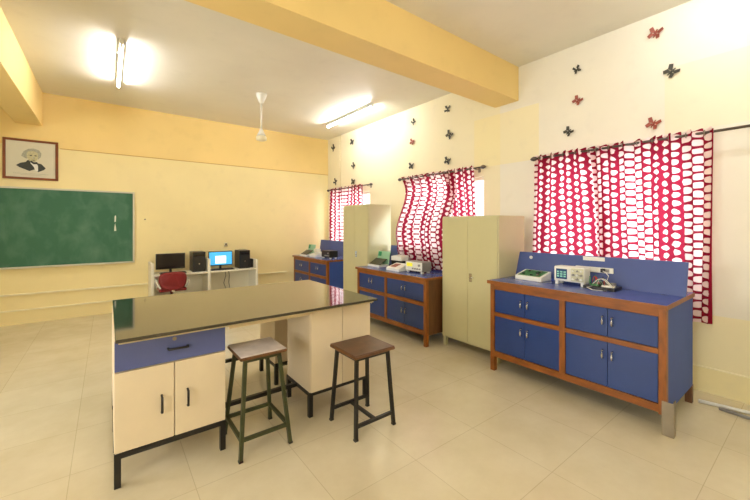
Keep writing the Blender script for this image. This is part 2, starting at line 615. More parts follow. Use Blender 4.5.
# ------------------------------------------------------------------ wall decals
def decal(y, z, s, rot, m, kind, label):
    mb = MB()
    x = XR - .004

    def P(a, b, dx):
        c, q = math.cos(rot), math.sin(rot)
        return (x - dx, y + (a * c - b * q) * s, z + (a * q + b * c) * s)
    if kind == 0:
        wings = [((0, .15), (.75, 1.05), (1.15, .65), (.7, 0)), ((0, .15), (-.75, 1.05), (-1.15, .65), (-.7, 0)),
                 ((0, -.1), (.55, -.95), (1.0, -.65), (.7, .02)), ((0, -.1), (-.55, -.95), (-1.0, -.65), (-.7, .02))]
    else:
        wings = [((.05, .15), (.5, 1.0), (1.0, .8), (.6, .2)), ((-.05, .15), (-.5, 1.0), (-1.0, .8), (-.6, .2)),
                 ((.1, 0), (1.0, -.3), (.8, -.8), (.2, -.5)), ((-.1, 0), (-1.0, -.3), (-.8, -.8), (-.2, -.5))]
    for w in wings:
        A = [mb.bm.verts.new(P(a, b, .003 + .02 * abs(a))) for a, b in w]
        B = [mb.bm.verts.new(P(a, b, .0005 + .02 * abs(a))) for a, b in w]
        mb.bm.faces.new(A)
        mb.bm.faces.new(B[::-1])
        for i in range(4):
            mb.bm.faces.new((A[i], B[i], B[(i + 1) % 4], A[(i + 1) % 4]))
    mb.tube([P(0, -.75, .004), P(0, 0, .005), P(0, .75, .004)], .008, 6, rr=[.004, .2 * s, .004])
    o = mb.build('butterfly_decal', m)
    tag(o, label, 'wall decal', 'butterfly decals on the window wall')


DEC = [
    (1.093, 3.485, .055, .4, DECR, 0, 'russet butterfly decal nearest the ceiling above the near window, right-hand column'),
    (.966, 3.055, .055, .9, DECG, 0, 'charcoal butterfly decal second from top, right-hand column above the near window'),
    (1.11, 2.575, .055, .5, DECR, 0, 'russet butterfly decal just above the rod of the near window, right-hand column'),
    (1.838, 3.378, .045, 1.2, DECG, 1, 'charcoal butterfly decal nearest the ceiling, column right beside the main beam'),
    (1.828, 3.012, .05, .7, DECR, 0, 'russet butterfly decal, middle of the column over the left end of the near window'),
    (1.93, 2.668, .05, .8, DECG, 0, 'charcoal butterfly decal over the left finial of the near curtain rod'),
    (3.81, 3.43, .06, .2, DECG, 1, 'charcoal butterfly decal just below the ceiling beyond the main beam, above the middle window'),
    (3.77, 3.005, .065, .7, DECG, 0, 'charcoal four-winged decal, middle of the column nearest the main beam, above the middle window'),
    (3.81, 2.59, .06, .4, DECG, 0, 'charcoal butterfly decal right above the rod of the middle window, nearer the main beam'),
    (4.61, 3.405, .055, .9, DECG, 1, 'small charcoal decal topmost of the column over the left end of the middle window'),
    (4.64, 3.055, .055, .4, DECR, 0, 'faded russet decal, middle of the column over the left end of the middle window'),
    (4.66, 2.62, .06, .2, DECG, 0, 'charcoal decal lowest of the column, over the left end of the middle curtain rod'),
    (6.60, 3.42, .07, .3, DECG, 0, 'charcoal decal just below the ceiling, right of the corner conduit'),
    (6.56, 2.875, .07, .8, DECG, 1, 'charcoal decal halfway down the wall, right of the corner conduit'),
    (6.56, 2.515, .07, .2, DECG, 0, 'charcoal decal right of the corner conduit, just above the far window rod'),
    (7.44, 3.43, .08, .9, DECG, 1, 'charcoal decal near the ceiling between the room corner and the conduit'),
    (7.34, 2.59, .08, .5, DECG, 1, 'charcoal decal above the far rod between the room corner and the conduit'),
]
for d in DEC:
    decal(*d)


# ------------------------------------------------------------------ curtains and rods
def rod(y0, y1, label):
    rt = thing('curtain_rod', label, 'curtain rod', (4.3, (y0 + y1) / 2, 2.37), 'curtain rods')
    MB().tube([(4.3, y0, 2.385), (4.3, y1, 2.385)], .0125, 12).build('pole', RODM, rt, True)
    for y, s in ((y0, -1), (y1, 1)):
        MB().tube([(4.3, y, 2.385), (4.3, y + s * .012, 2.385), (4.3, y + s * .04, 2.385), (4.3, y + s * .07, 2.385), (4.3, y + s * .085, 2.385)], .02, 12, rr=[.013, .026, .03, .018, .004]).build('finial', RODM, rt, True)
    for y in (y0 + .10, y1 - .06):
        MB().box(4.30, XR - .005, y - .01, y + .01, 2.36, 2.372).box(XR - .012, XR - .002, y - .02, y + .02, 2.33, 2.41).build('bracket', STEEL, rt, True)
    return rt


def curtain(top, bot, z1, z0, pleats, label, seed, fwd=None, amp=.038, tuck=0):
    """top, bot = (y_near_end, y_far_end) at the rod and at the hem"""
    rnd = random.Random(seed)
    nu, nv = pleats * 14, 44
    ph = [rnd.uniform(-.6, .6) for _ in range(8)]
    bm = bmesh.new()
    uvl = bm.loops.layers.uv.new('UVMap')
    width = abs(top[1] - top[0])
    full = width * 1.3
    grid = []
    for j in range(nv + 1):
        v = j / nv
        z = z1 + (z0 - z1) * v
        row = []
        for i in range(nu + 1):
            u = i / nu
            w = u + .012 * math.sin(2 * PI * u * 2.3 + ph[0] + v * 1.3)
            a = top[0] + (top[1] - top[0]) * w
            b = bot[0] + (bot[1] - bot[0]) * w
            k = v ** .8
            y = a + (b - a) * k
            am = amp * (.75 + .25 * math.sin(3.1 * u * 2 + ph[1])) * (1 - .25 * v)
            t = 2 * PI * pleats * u + .5 * math.sin(v * 2.2 + ph[2] + 5 * u)
            x = 4.3 + am * math.sin(t) + .008 * math.sin(7 * u + 6 * v + ph[3])
            y += .012 * math.sin(2 * t) * (1 if top[1] > top[0] else -1)
            zz = z
            if v < .04:
                zz = z + .012 * math.sin(t * 2) * (1 - v / .04)
            if tuck:      # the inner edge is tucked behind its neighbour
                e = max(0, (u - 1 + .22) / .22)
                x += tuck * e * e * (3 - 2 * e)
            if fwd:
                x += fwd(zz)
            row.append((bm.verts.new((x, y, zz)), (u * full / .098 + seed * 3.3, zz / .078)))
        grid.append(row)
    for j in range(nv):
        for i in range(nu):
            q = [grid[j][i], grid[j][i + 1], grid[j + 1][i + 1], grid[j + 1][i]]
            f = bm.faces.new([a[0] for a in q])
            f.smooth = True
            for l, a in zip(f.loops, q):
                l[uvl].uv = a[1]
    me = bpy.data.meshes.new('curtain_cloth')
    bm.to_mesh(me)
    bm.free()
    me.materials.append(CURT)
    ct = thing('curtain', label, 'curtain', (4.3, (top[0] + top[1]) / 2, z0), 'maroon printed curtains')
    o = bpy.data.objects.new('cloth', me)
    me.transform(Matrix.Translation(-wloc(ct)))
    C.objects.link(o)
    o.parent = ct
    # metal eyelets round the rod
    for k in range(pleats):
        u = (k + .5) / pleats
        y = top[0] + (top[1] - top[0]) * u
        n = 12
        ring = [(4.3 + .024 * math.cos(2 * PI * a / n), y, 2.385 + .024 * math.sin(2 * PI * a / n)) for a in range(n + 1)]
        MB().tube(ring, .004, 6).build('eyelet', STEEL, ct, True)
    return ct


rod(.30, 2.27, 'dark metal curtain rod above the near window, running past its curtains')
rod(3.10, 4.84, 'dark metal curtain rod above the middle window')
rod(5.80, 7.48, 'dark metal curtain rod above the far window in the corner')
curtain((2.30, 1.60), (2.36, 1.42), 2.42, .66, 5, 'narrower maroon curtain with white ovals, left half of the near window', 1, amp=.034, tuck=.055)
curtain((1.66, .645), (1.58, .655), 2.42, .66, 8, 'wide maroon curtain with white ovals, right half of the near window, hanging past the bench', 2)


def fmid(z):
    t = min(1, max(0, (2.3 - z) / 1.0))
    return -.50 * t * t * (3 - 2 * t) - (.02 if z < 1.2 else 0)


curtain((4.83, 3.72), (4.30, 3.20), 2.42, .90, 9, 'maroon curtain with white ovals at the middle window, its hem lying on the bench', 3, fmid, tuck=.06)
curtain((3.80, 3.22), (3.60, 3.17), 2.42, 1.15, 4, 'maroon curtain with white ovals at the middle window, partly hidden behind the near cupboard', 4)
curtain((7.46, 6.95), (7.50, 6.95), 2.42, 1.0, 4, 'narrow maroon curtain strip in the room corner, left of the conduit at the far window', 5)
curtain((6.97, 6.05), (6.97, 6.05), 2.42, 1.0, 6, 'maroon curtain at the far window mostly hidden behind the far cupboard', 6)


# ------------------------------------------------------------------ ceiling fittings
def tube_light(x, y0, y1, label, z=3.60, k=1.0):
    t = thing('tube_light', label, 'light', (x, (y0 + y1) / 2, z - .02), 'fluorescent tube lights')
    MB().box(x - .022, x + .022, y0, y1, z + .018, ZC - .004).build('batten', PLW, t, True, bevel=.004)
    for y in (y0 + .02, y1 - .02):
        MB().box(x - .014, x + .014, y - .012, y + .012, z - .022, z + .018).build('lamp_holder', PLW, t, True, bevel=.003)
    MB().tube([(x, y0 + .032, z), (x, y1 - .032, z)], .0135, 12).build('tube', mat('lit_tube' if k == 1 else 'lit_tube_dimmed', (255, 255, 255), emit=(252, 250, 250), es=TUBE_STRENGTH * k, var=0), t, True)  # weaker tube is only dimmed, to hold back the wall beside it
    MB().tube([(x - .03, y0 + .25, z + .005), (x - .03, y0 + .29, z + .005)], .011, 10).build('starter', GREY, t, True)


tube_light(.13, 4.93, 6.45, 'lit white tube light on the ceiling at the left, beside the left beam')
tube_light(3.67, 4.86, 6.46, 'lit white tube light on the ceiling at the right, near the window wall')
tube_light(3.62, -.62, .90, 'lit tube light on the ceiling of the near bay by the window wall', k=.55)
tube_light(.13, -.9, .65, 'unseen tube light added to the near bay ceiling above the camera side')  # out of view, added as fill from the camera side

fn = thing('ceiling_fan', 'white ceiling fan body with a long down rod and no blades', 'ceiling fan', (1.99, 5.65, 2.92))
MB().tube([(1.99, 5.65, ZC), (1.99, 5.65, 3.64), (1.99, 5.65, 3.57), (1.99, 5.65, 3.52)], .05, 20, rr=[.085, .08, .05, .03]).build('ceiling_canopy', PLW, fn, True)
MB().tube([(1.99, 5.65, 3.53), (1.99, 5.65, 3.08)], .013, 10).build('down_rod', PLW, fn, True)
MB().tube([(1.99, 5.65, 3.11), (1.99, 5.65, 3.06), (1.99, 5.65, 3.0)], .05, 20, rr=[.02, .04, .07]).build('lower_canopy', PLW, fn, True)
MB().tube([(1.99, 5.65, 2.995), (1.99, 5.65, 2.98), (1.99, 5.65, 2.93), (1.99, 5.65, 2.915)], .05, 24, rr=[.06, .082, .082, .04]).build('motor_housing', TRIM, fn, True)


# ------------------------------------------------------------------ lab island
isl = thing('lab_table', 'large black-topped lab table on pale cabinets with black legs, in the middle of the room', 'table', (.96, 3.09, 0))
MB().box(.034, 1.885, 2.43, 3.755, .884, .904).build('tabletop', GRAN, isl, True, bevel=.003)
MB().box(.05, 1.87, 2.47, 3.72, .866, .884).box(.66, 1.27, 2.50, 2.52, .842, .862).build('underlay_board', PALE2, isl, True)


def cabinet(x0, x1, y0, y1, front, drawer, handles, dlabel=None):
    """front = -1 faces the camera side, +1 faces the far side"""
    yf = y0 if front < 0 else y1
    s = front
    body = MB().box(x0, x1, y0 + (.02 if s < 0 else 0), y1 - (.02 if s > 0 else 0), .2, .866).build('cabinet_body', PALE, isl, True, bevel=.002)
    ya, yb = sorted((yf, yf - s * .018))
    top = .858
    if drawer:
        d = MB().box(x0 + .003, x1 - .003, ya, yb, .684, .863).build('drawer_front', BLUED, isl, True, bevel=.002)
        d['label'] = 'blue drawer front'
        xm = (x0 + x1) / 2 + .02
        MB().tube([(xm - .055, yf, .768), (xm - .055, yf + s * .03, .768), (xm + .055, yf + s * .03, .768), (xm + .055, yf, .768)], .0075, 8).build('drawer_handle', BLK, d, True)
        MB().tube([(xm - .02, yf, .825), (xm - .02, yf + s * .004, .825)], .012, 14).build('keyhole', STEEL, d, True)
        top = .676
    xm = (x0 + x1) / 2
    for a, b, hx in ((x0 + .003, xm - .003, xm - .07), (xm + .003, x1 - .003, xm + .075)):
        d = MB().box(a, b, ya, yb, .205, top).build('door', PALE, isl, True, bevel=.002)
        if handles:
            MB().tube([(hx, yf, .38), (hx, yf + s * .028, .385), (hx, yf + s * .028, .48), (hx, yf, .485)], .007, 8).build('handle', BLK, d, True)


cabinet(.03, .65, 2.55, 3.0, -1, True, True)
cabinet(1.29, 1.88, 2.53, 2.99, -1, False, False)
cabinet(.03, .65, 3.26, 3.71, 1, True, True)
cabinet(1.29, 1.88, 3.29, 3.71, 1, False, False)
mb = MB()
for x0, x1 in ((.03, .65), (1.285, 1.865)):
    for y0, y1 in ((2.55, 3.0), (3.27, 3.71)):
        mb.box(x0, x1, y0, y0 + .03, .17, .2).box(x0, x1, y1 - .03, y1, .17, .2)
        mb.box(x0, x0 + .03, y0 + .03, y1 - .03, .17, .2).box(x1 - .03, x1, y0 + .03, y1 - .03, .17, .2)
mb.box(.65, 1.285, 2.78, 2.81, .17, .2).box(.65, 1.285, 3.68, 3.71, .17, .2)
mb.build('frame', BLK, isl, True)
for x in (.047, .633, 1.302, 1.848):
    for y in (2.567, 2.985, 3.285, 3.693):
        MB().box(x - .017, x + .017, y - .017, y + .017, 0, .17).build('leg', BLK, isl, True)


# ------------------------------------------------------------------ stools
def stool(label, cx, cy, hx, hy, zt, seat_m, edge_m, leg_m, style, tx, ty, zr):
    t = thing('stool', label, 'stool', (cx, cy, 0))
    m_ = MB().box(-tx, tx, -ty, ty, zt - .028, zt - .006)
    m_.build('seat', edge_m, t, bevel=.008, seg=3)
    st = MB().box(-tx + .004, tx - .004, -ty + .004, ty - .004, zt - .006, zt).build('seat_surface', seat_m, t, bevel=.003)
    st['label'] = 'worn seat top'
    q = .024
    zs = zt - .03
    ix, iy = tx - .045, ty - .045
    MB().box(-ix, ix, -iy - .01, -iy + .01, zs - .025, zs).box(-ix, ix, iy - .01, iy + .01, zs - .025, zs)\
        .box(-ix - .01, -ix + .01, -iy, iy, zs - .025, zs).box(ix - .01, ix + .01, -iy, iy, zs - .025, zs).build('seat_frame', leg_m, t)

    def at(sx, sy, z):
        k = z / zs
        return (sx * (hx + (ix - hx) * k), sy * (hy + (iy - hy) * k), z)
    for sx in (-1, 1):
        for sy in (-1, 1):
            l = MB().bar(at(sx, sy, .006), at(sx, sy, zs), q).build('leg', leg_m, t)
            p = at(sx, sy, 0)
            MB().box(p[0] - .014, p[0] + .014, p[1] - .014, p[1] + .014, 0, .012).build('foot_cap', BLK, l)
    if style == 'H':
        for sy in (-1, 1):
            MB().bar(at(-1, sy, zr), at(1, sy, zr), .022).build('stretcher', leg_m, t)
        a, b = at(-1, -1, zr), at(-1, 1, zr)
        MB().bar((0, a[1], zr), (0, b[1], zr), .022).build('stretcher', leg_m, t)
    else:
        for sy in (-1, 1):
            MB().bar(at(-1, sy, zr), at(1, sy, zr), .022).build('stretcher', leg_m, t)
            MB().bar(at(sy, -1, zr), at(sy, 1, zr), .022).build('stretcher', leg_m, t)
    return t


stool('square stool with worn white top and dark green legs at the lab table', .862, 2.542, .172, .195, .668, SEATW, WOODD, GREENP, 'O', .163, .163, .13)
stool('square stool with worn brown top and black legs, right of the green-legged stool', 1.592, 2.25, .177, .172, .608, SEATB, WOODD, BLK, 'H', .19, .18, .095)


# ------------------------------------------------------------------ blue work benches
def bench(label, x0, x1, y0, y1, zt, side_m, zr, post, board, sleeve=False, handle_z=(.10, .10), blabel=None):
    t = thing('work_bench', label, 'bench', ((x0 + x1) / 2, (y0 + y1) / 2, 0), 'blue and wood work benches along the window wall')
    xf = x0
    leg = .048
    # worktop: blue sheet with a wooden nosing
    MB().box(x0 - .012, x1, y0 - .004, y1 + .02, zt - .006, zt).build('worktop', BLUET, t, True)
    MB().box(x0 - .02, x0 - .012, y0 - .01, y1 + .028, zt - .034, zt).box(x0 - .012, x1, y0 - .01, y0 - .004, zt - .034, zt)\
        .box(x0 - .012, x1, y1 + .02, y1 + .028, zt - .034, zt).box(x0 - .012, x1, y0 - .004, y1 + .02, zt - .034, zt - .006).build('worktop_edge', WOODH, t, True)
    # carcase
    bz = zr[3] - .06
    MB().box(x0 + .03, x1, y0 + .022, y1 - .022, bz, zt - .034).build('carcase', BLUE, t, True)
    MB().box(x0 + .05, x1 - .02, y0 + .001, y0 + .022, bz, zt - .034).build('side_panel', side_m, t, True)
    MB().box(x0 + .05, x1 - .02, y1 - .022, y1 - .001, bz, zt - .034).build('side_panel', side_m, t, True)
    # legs / posts
    for y in (y0, y1 - leg):
        MB().box(x0, x0 + .05, y, y + leg, .14 if sleeve and y == y0 else 0, zt - .034).build('leg', WOOD, t, True, bevel=.002)
        MB().box(x1 - .05, x1, y, y + leg, 0, bz).build('leg', WOODD, t, True)
    MB().box(x0, x0 + .03, post - .025, post + .025, zr[3] - .0, zr[0]).build('middle_post', WOOD, t, True)
    # rails: zr = (upper door top, upper door bottom, lower door top, lower door bottom)
    for a, b in ((zr[0], zt - .034), (zr[3] - .06, zr[3])):
        MB().box(x0 + .001, x0 + .031, y0 + leg, y1 - leg, a, b).build('rail', WOODH, t, True)
    for a, b in ((y0 + leg, post - .025), (post + .025, y1 - leg)):
        MB().box(x0 + .001, x0 + .031, a, b, zr[2], zr[1]).build('rail', WOODH, t, True)
    for (a, b) in ((y0 + leg, post - .025), (post + .025, y1 - leg)):
        mid = (a + b) / 2
        for (zl, zh, hz) in ((zr[1], zr[0], handle_z[0]), (zr[3], zr[2], handle_z[1])):
            for (c, d, hy) in ((a + .004, mid - .002, mid - .035), (mid + .002, b - .004, mid + .035)):
                dr = MB().box(x0 + .008, x0 + .026, c, d, zl + .004, zh - .004).build('door', BLUE, t, True, bevel=.002)
                z = zh - hz
                MB().tube([(x0 + .008, hy, z - .035), (x0 - .014, hy, z - .032), (x0 - .018, hy, z), (x0 - .014, hy, z + .032), (x0 + .008, hy, z + .035)], .0065, 8).build('handle', CHROME, dr, True)
    if board:
        ya, yb_, xa, xb, zb = board
        bb = MB()
        A = [(xa, ya - .0, zt), (xa, yb_, zt), (xb, yb_ - .012, zb), (xb, ya - .0, zb)]
        vs = [bb.bm.verts.new(p) for p in A] + [bb.bm.verts.new((p[0] + .02, p[1], p[2])) for p in A]
        for q in ((0, 1, 2, 3), (7, 6, 5, 4), (0, 4, 5, 1), (1, 5, 6, 2), (2, 6, 7, 3), (3, 7, 4, 0)):
            bb.bm.faces.new([vs[i] for i in q])
        bb.build('backboard', BLUEB, t, True, bevel=.002)
    if sleeve:
        s_ = MB().box(x0 - .004, x0 + .05, y0 - .045, y0 - .039, 0, .26).box(x0 - .01, x0 - .004, y0 - .045, y0 + .026, 0, .25).box(x0 - .004, x0 + .05, y0 - .039, y0, 0, .17).build('leg_sleeve', STEEL, t, True, bevel=.001)
        s_['label'] = 'dull metal sleeve round the leg'
    return t


b1 = bench('long blue and wood bench nearest the camera, with a metal-sleeved leg', 3.265, 4.08, .745, 2.235, .957, BLUELIT,
           (.865, .625, .585, .212), 1.49, (.735, 2.252, 3.78, 3.855, 1.236), True, (.105, .105))
b2 = bench('middle blue and wood bench with a plain wooden side, between the two cupboards', 3.2, 3.93, 3.125, 4.66, .875, WOODD,
           (.79, .56, .51, .20), 3.94, (3.13, 4.655, 3.86, 3.90, 1.20), False, (.09, .12))
b3 = bench('far blue and wood bench in the room corner beyond the far cupboard', 3.3, 4.03, 5.81, 7.30, .875, BLUELIT,
           (.79, .56, .51, .20), 6.55, (5.85, 7.35, 3.96, 4.0, 1.20), False, (.09, .12))


# ------------------------------------------------------------------ steel cupboards
def cupboard(label, x0, x1, y0, y1, z1):
    t = thing('steel_cupboard', label, 'cupboard', ((x0 + x1) / 2, (y0 + y1) / 2, 0), 'tall cream steel cupboards')
    MB().box(x0 + .012, x1, y0, y1, .11, z1).build('body', CUP, t, True, bevel=.01, seg=3)
    ym = (y0 + y1) / 2
    for a, b in ((y0 + .012, ym - .002), (ym + .002, y1 - .012)):
        d = MB().box(x0 - .004, x0 + .014, a, b, .14, z1 - .02).build('door', CUP, t, True, bevel=.004)
        if a < ym - .1:
            zc = z1 * .5 + .09
            MB().box(x0 - .008, x0 - .004, b - .06, b - .02, zc - .05, zc + .05).tube([(x0 - .008, b - .04, zc), (x0 - .03, b - .04, zc), (x0 - .034, b - .1, zc + .01)], .006, 8).build('handle', CHROME, d, True)
    for x in (x0 + .02, x1 - .06):
        for y in (y0 + .01, y1 - .05):
            MB().box(x, x + .04, y, y + .04, 0, .11).build('leg', CUP, t, True)


cupboard('cream steel cupboard between the near bench and the middle bench', 3.45, 4.0, 2.262, 3.085, 1.657)
cupboard('taller cream steel cupboard between the middle bench and the far bench', 3.45, 3.94, 4.70, 5.485, 1.90)

# ------------------------------------------------------------------ things on the near bench
zt = .957
k = thing('trainer_kit', 'flat white sloped circuit trainer box with a green board, left end of the near bench', 'circuit trainer', (3.66, 1.975, zt), rz=R(-3))
MB().prism([(-.10, 0), (-.10, .045), (.10, .095), (.10, 0)], 'y', -.15, .15).build('case', PLW, k, bevel=.006)
mb = MB()
A = [(-.085, -.125), (.085, -.125), (.085, .125), (-.085, .125)]
vs = [mb.bm.verts.new((a, b, .0455 + (a + .10) * .25 - .0035)) for a, b in A] + [mb.bm.verts.new((a, b, .0455 + (a + .10) * .25)) for a, b in A]
for q in ((3, 2, 1, 0), (4, 5, 6, 7), (0, 1, 5, 4), (1, 2, 6, 5), (2, 3, 7, 6), (3, 0, 4, 7)):
    mb.bm.faces.new([vs[i] for i in q])
pb = mb.build('circuit_board', PCB, k)
rnd = random.Random(4)
for i in range(10):
    a, b = rnd.uniform(-.07, .07), rnd.uniform(-.1, .1)
    z = .045 + (a + .10) * .25
    MB().box(a - .009, a + .009, b - .012, b + .012, z, z + .012).build('component', PLB if i % 3 else STEEL, pb)

o_ = thing('oscilloscope', 'white oscilloscope with a lit blue screen and a knob panel, on the near bench', 'oscilloscope', (3.66, 1.565, zt))
MB().box(-.05, .09, -.125, .16, .03, .178).build('case', PLW, o_, bevel=.01, seg=3)
MB().box(-.058, -.05, 0, .145, .042, .168).build('bezel', PLW, o_, bevel=.003)
sc_ = MB().box(-.061, -.058, .03, .135, .055, .155)
sc_ = sc_.build('screen', mat('scope_screen', (30, 60, 90), .2, var=0, emit=(40, 80, 120), es=.25), o_)
mb = MB()
for r_ in range(3):
    for c_ in range(3):
        mb.box(-.063, -.061, .04 + c_ * .032, .062 + c_ * .032, .118 - r_ * .022, .132 - r_ * .022)
mb.build('screen_readout', mat('scope_readout', (130, 190, 170), .4, var=.3, emit=(110, 180, 160), es=.3), sc_)
MB().box(-.054, -.05, -.118, -.008, .042, .168).build('control_panel', mat('beige_panel', (206, 204, 176), .5), o_)
for r_ in range(3):
    for c_ in range(3):
        MB().tube([(-.054, -.10 + c_ * .036, .145 - r_ * .04), (-.072, -.10 + c_ * .036, .145 - r_ * .04)], .011 if r_ else .008, 12).build('knob', GREY if (r_ + c_) % 2 else PLW, o_)
for y in (-.105, .135):
    MB().box(-.045, -.01, y - .015, y + .015, 0, .032).box(.05, .08, y - .015, y + .015, 0, .032).build('foot', PLW, o_)

e = thing('breadboard_circuit', 'dark electronics board heaped with red, white and black wires, on the near bench', 'circuit board', (3.64, 1.30, zt))
MB().box(-.09, .09, -.13, .13, 0, .03).build('base_board', PLB, e, bevel=.004)
MB().box(-.07, -.01, -.11, -.02, .03, .042).build('breadboard', PLW, e)
MB().box(-.06, .0, .01, .08, .03, .044).build('circuit_module', PCB, e)
MB().box(.02, .075, -.09, .06, .03, .055).build('display_module', GREY, e)
cols = [('red', (190, 40, 36)), ('white', (225, 225, 215)), ('black', (25, 25, 25)), ('green', (60, 150, 90))]
for i in range(12):
    a = (rnd.uniform(-.08, .06), rnd.uniform(-.11, .11))
    b = (rnd.uniform(-.09, .07), rnd.uniform(-.13, .13))
    h = rnd.uniform(.05, .10)
    pts = []
    for s in range(9):
        f = s / 8
        pts.append((a[0] + (b[0] - a[0]) * f + .01 * math.sin(6 * f + i), a[1] + (b[1] - a[1]) * f, .036 + h * math.sin(PI * f) * .8))
    cn, cc = cols[i % 4]
    MB().tube(pts, .0028, 6).build('wire', mat(cn + '_wire', cc, .5), e)
for q in range(2):
    pts = [(-.09, .05 - q * .16, .03), (-.13, .08 - q * .17, .02), (-.16, .02 - q * .1, .006), (-.12, -.08 + q * .03, .006)]
    MB().tube(pts, .003, 6).build('wire', MATS['black_wire' if q else 'white_wire'], e)

# sockets, board knob fixed to the near backboard
def on_board(z):
    return 3.78 + (z - .952) / .284 * .075


sA = thing('label_plate', 'blank white plate on the blue backboard of the near bench, above the socket strip', 'plate', (on_board(1.21) - .004, 1.485, 1.19))
sA_ = MB().box(on_board(1.21) - .010, on_board(1.21) - .001, 1.35, 1.545, 1.193, 1.231).build('plate', PLW, sA, True, bevel=.002)
s2 = thing('socket_strip', 'white power socket strip with a black plug on the near backboard', 'socket strip', (3.81, 1.475, 1.07))
MB().box(on_board(1.10) - .022, on_board(1.10) - .002, 1.265, 1.60, 1.085, 1.135).build('housing', PLW, s2, True, bevel=.003)
for i in range(4):
    y = 1.31 + i * .085
    MB().box(on_board(1.10) - .0235, on_board(1.10) - .0215, y - .015, y + .015, 1.095, 1.125).build('socket_face', WHITE if i else GREY, s2, True)
pl = thing('plug_and_cord', 'black plug with a white cord looping down from the socket strip to the worktop', 'plug', (3.79, 1.375, 1.10))
MB().box(3.758, 3.795, 1.325, 1.36, 1.093, 1.13).build('plug', PLB, pl, True, bevel=.006)
MB().tube([(3.765, 1.342, 1.11), (3.745, 1.31, 1.10), (3.735, 1.28, 1.07), (3.73, 1.29, 1.03), (3.725, 1.33, .99), (3.72, 1.36, .985)], .004, 6).build('cord', PLW, pl, True)
tag(MB().tube([(on_board(1.18), 2.09, 1.18), (on_board(1.18) - .012, 2.09, 1.18), (on_board(1.18) - .016, 2.09, 1.18)], .016, 16, rr=[.018, .018, .010]).build('board_button', PLW),
    'round white button at the upper left corner of the near backboard', 'button')

# ------------------------------------------------------------------ things on the middle bench
zt = .875


def open_kit(loc, label, rz=0):
    t = thing('trainer_kit', label, 'circuit trainer', loc, 'open trainer kits', rz)
    MB().box(-.10, .10, -.15, .15, 0, .035).build('case', PLW, t, bevel=.005)
    MB().prism([(-.08, .037), (.07, .125), (.08, .12), (-.075, .030)], 'y', -.14, .14).build('panel', mat('dark_panel', (62, 62, 48), .4, var=.5, scale=40), t)
    l = MB().prism([(.085, .035), (.13, .24), (.143, .24), (.1, .035)], 'y', -.15, .15).build('lid', MINT, t)
    MB().prism([(.1045, .16), (.1195, .23), (.1215, .23), (.1065, .16)], 'y', .05, .13).build('sticker', GRN, l)
    return t


kit = open_kit((3.50, 4.50, zt), 'open trainer kit with a mint lid and dark panel, left end of the middle bench')
dup(kit, (3.46, 6.98, zt), 'open trainer kit with a mint lid and dark panel, left end of the far bench')
d = thing('white_instrument', 'small white instrument with a reddish open top, in the middle of the middle bench', 'instrument', (3.42, 3.93, zt))
MB().prism([(-.10, 0), (-.10, .04), (.11, .10), (.11, 0)], 'y', -.14, .14).build('case', PLW, d, bevel=.005)
MB().prism([(-.06, .055), (-.06, .06), (.05, .0915), (.05, .0865)], 'y', -.02, .09).build('red_board', mat('reddish_board', (150, 80, 60), .5, var=.4, scale=40), d)
d = thing('power_supply', 'black boxed instrument with a pale top panel standing behind the small white instrument', 'instrument', (3.66, 4.12, zt))
MB().box(-.09, .09, -.13, .13, 0, .12).build('case', PLB, d, bevel=.006)
MB().prism([(-.10, .12), (-.10, .185), (.06, .2), (.06, .12)], 'y', -.12, .12).build('top_panel', PLW, d, bevel=.004)


def fgen(loc, label, m, disp):
    t = thing('function_generator', label, 'instrument', loc)
    MB().box(-.06, .12, -.17, .17, .022, .155).build('case', m, t, bevel=.006)
    fr = MB().box(-.066, -.06, -.165, .165, .028, .15).build('front_panel', PLW if disp else PLB, t, bevel=.002)
    if disp:
        MB().box(-.069, -.066, .02, .14, .085, .135).build('display', mat('yellow_display', (210, 200, 60), .3, emit=(230, 220, 60), es=.5, var=.05), fr)
    for i in range(4):
        MB().tube([(-.066, -.13 + i * .045, .06), (-.084, -.13 + i * .045, .06)], .011, 12).build('knob', GREY, t)
    MB().tube([(-.066, -.12, .11), (-.086, -.12, .11)], .016, 14).build('knob', GREY, t)
    for y in (-.14, .14):
        MB().box(-.05, -.02, y - .015, y + .015, 0, .022).box(.07, .1, y - .015, y + .015, 0, .022).build('foot', PLW, t)


fgen((3.50, 3.60, zt), 'grey function generator with a yellow lit display, on the middle bench by the curtain', GREY, True)
fgen((3.55, 6.20, zt), 'black boxed instrument with knobs, right part of the far bench', PLB, False)
d = thing('white_instrument', 'small white instrument case in the middle of the far bench', 'instrument', (3.5, 6.62, zt))
MB().prism([(-.10, 0), (-.10, .05), (.10, .11), (.10, 0)], 'y', -.13, .13).build('case', PLW, d, bevel=.005)
MB().box(-.02, .06, -.08, .08, .105, .17).build('meter', WHITE, d, bevel=.004)

# ------------------------------------------------------------------ computer corner
dk = thing('computer_desk', 'white two-seat computer desk with upright side panels, against the back wall', 'desk', (1.53, 7.45, 0))
for x0, x1, h in ((.60, .645, .87), (1.515, 1.56, .90), (2.42, 2.465, .84)):
    MB().box(x0, x1, 7.2, 7.70, 0, h).build('side_panel', WHITE, dk, True, bevel=.003)
for x0, x1 in ((.645, 1.515), (1.56, 2.42)):
    MB().box(x0, x1, 7.21, 7.68, .635, .665).build('desk_top', WHITE, dk, True, bevel=.003)
    MB().box(x0, x1, 7.67, 7.69, .15, .635).build('modesty_panel', WHITE, dk, True)
dz = .665


